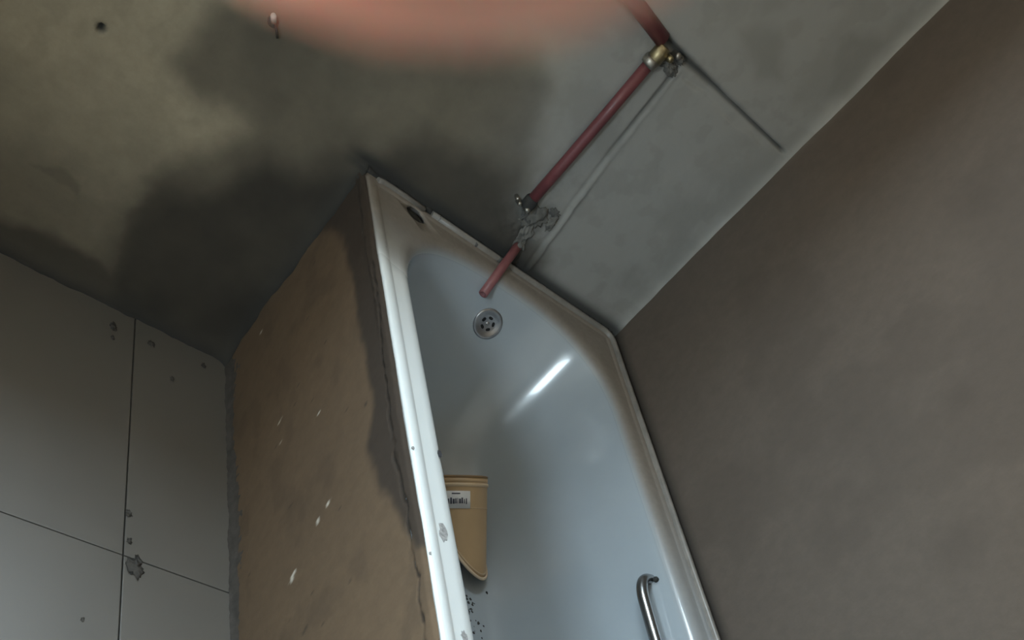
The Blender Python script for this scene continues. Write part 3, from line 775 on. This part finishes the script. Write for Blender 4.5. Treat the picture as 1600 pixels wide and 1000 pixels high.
def band(name, h0, h1, r): return lathe(name, [(JR - .002, h0), (r, h0 + .0012), (r, h1 - .0012), (JR - .002, h1)], JC, JA, 64)
jch('foot_ring', band('foot_ring', TOPH - .0035, TOPH + .0020, JR + .0012), M['tan_dark'], label='dark brown line at the base')
jch('base_band', band('base_band', TOPH - .022, TOPH - .0130, JR + .0022), M['tan_light'])
jch('base_band', band('base_band', TOPH - .0130, TOPH - .0035, JR + .0008), M['tan_plastic'])
jch('base_band', band('base_band', TOPH - .0665, TOPH - .0640, JR + .0007), M['tan_light'])
def curved(name, p0, p1, h0, h1, r, n=10):
    bm = bmesh.new(); rw = []
    for rr in (r, r - .0008):
        rw.append([[bm.verts.new(jp(p0 + (p1 - p0) * i / n, h, rr)) for i in range(n + 1)] for h in (h0, h1)])
    for i in range(n):
        bm.faces.new((rw[0][0][i], rw[0][0][i + 1], rw[0][1][i + 1], rw[0][1][i])); bm.faces.new((rw[1][0][i], rw[1][1][i], rw[1][1][i + 1], rw[1][0][i + 1]))
        for k_ in (0, 1): bm.faces.new((rw[0][k_][i], rw[1][k_][i], rw[1][k_][i + 1], rw[0][k_][i + 1]))
    bmesh.ops.recalc_face_normals(bm, faces=bm.faces)
    me = bpy.data.meshes.new(name); bm.to_mesh(me); bm.free(); smooth(me); return me
def hpx(y_): return (825 - y_) * PXM
st = jch('sticker', curved('sticker', math.radians(116), math.radians(66.5), hpx(796), hpx(770), JR + .0010), M['paper'], label='white sticker with dark print')
rb = random.Random(5); a_ = 110
while a_ > 75:
    w_ = rb.uniform(1.2, 4.2); jch('print', curved('print', math.radians(a_), math.radians(a_ - w_), hpx(788.5 + rb.uniform(0, 1)), hpx(780 + rb.uniform(0, 2)), JR + .0013, 2), M['ink'], st); a_ -= w_ + rb.uniform(.7, 2.0)
jch('print', curved('print', math.radians(102), math.radians(86), hpx(774.6), hpx(773), JR + .0013, 4), M['ink'], st)
JD = (Vector((0, 0, -1)) + JA * JA.z).normalized()
hz = [(.085, JR - .004), (.082, JR + .030), (.074, JR + .047), (.060, JR + .040), (.030, JR + .022), (.014, JR + .010), (.008, JR - .004)]
jch('handle', tube_mesh('handle', catmull([JC + JA * a + JD * b for a, b in hz]), .006, 12), M['tan_plastic'])

# ------------------------------------------------------------------ the photographer's hand, a fingertip reaching over the lens
def cw(r_, u_, f_): return CPOS + RIGHT * r_ + UP * u_ - BACK * f_
def skin_chain(name, nodes_, edges, root, levels=2):
    me = bpy.data.meshes.new(name); me.from_pydata([n_[0] for n_ in nodes_], edges, []); me.update()
    o = bpy.data.objects.new('tmp_skin', me); COL.objects.link(o)
    sk = o.modifiers.new('skin', 'SKIN'); sk.branch_smoothing = .6; sk.use_smooth_shade = True
    for i, (p, r_) in enumerate(nodes_):
        sv = me.skin_vertices[0].data[i]; sv.radius = (r_, r_); sv.use_root = (i == root)
    sb = o.modifiers.new('sub', 'SUBSURF'); sb.levels = levels; sb.render_levels = levels
    dg = bpy.context.evaluated_depsgraph_get(); dg.update()
    out = bpy.data.meshes.new_from_object(o.evaluated_get(dg)); out.name = name
    bpy.data.objects.remove(o); smooth(out); return out
HN = []; HE = []
def hn_(p, r_, par=None):
    HN.append((cw(*p), r_)); 
    if par is not None: HE.append((par, len(HN) - 1))
    return len(HN) - 1
wr = hn_((.062, .205, -.045), .026); fa = hn_((.080, .280, -.075), .030, wr)
pm = hn_((.050, .165, -.022), .027, wr)
for base, chain in (((.022, .118, .006), (((.012, .082, .026), .0092), ((.002, .055, .034), .0087), ((-.0026, .0325, .0330), .0136), ((-.0032, .0227, .0320), .0134))),
                    ((.044, .116, .004), (((.040, .072, .020), .0094), ((.034, .050, .004), .0088), ((.032, .046, -.014), .0078))),
                    ((.064, .118, -.002), (((.064, .078, .014), .0090), ((.056, .060, .000), .0084), ((.052, .058, -.017), .0074))),
                    ((.082, .126, -.010), (((.084, .094, .004), .0080), ((.078, .078, -.008), .0073), ((.073, .077, -.022), .0064)))):
    b = hn_(base, .0125, pm)
    for p, r_ in chain: b = hn_(p, r_, b)
t1 = hn_((.018, .165, -.034), .015, pm)
t2 = hn_((-.006, .132, -.036), .0115, t1); t3 = hn_((-.014, .104, -.032), .0100, t2); hn_((-.015, .090, -.029), .0085, t3)
hand = skin_chain('hand', HN, HE, 0)
obj('hand', hand, M['skin'], label="photographer's hand, its blurred pink fingertip reaching in from the top edge of the frame", cat='hand')
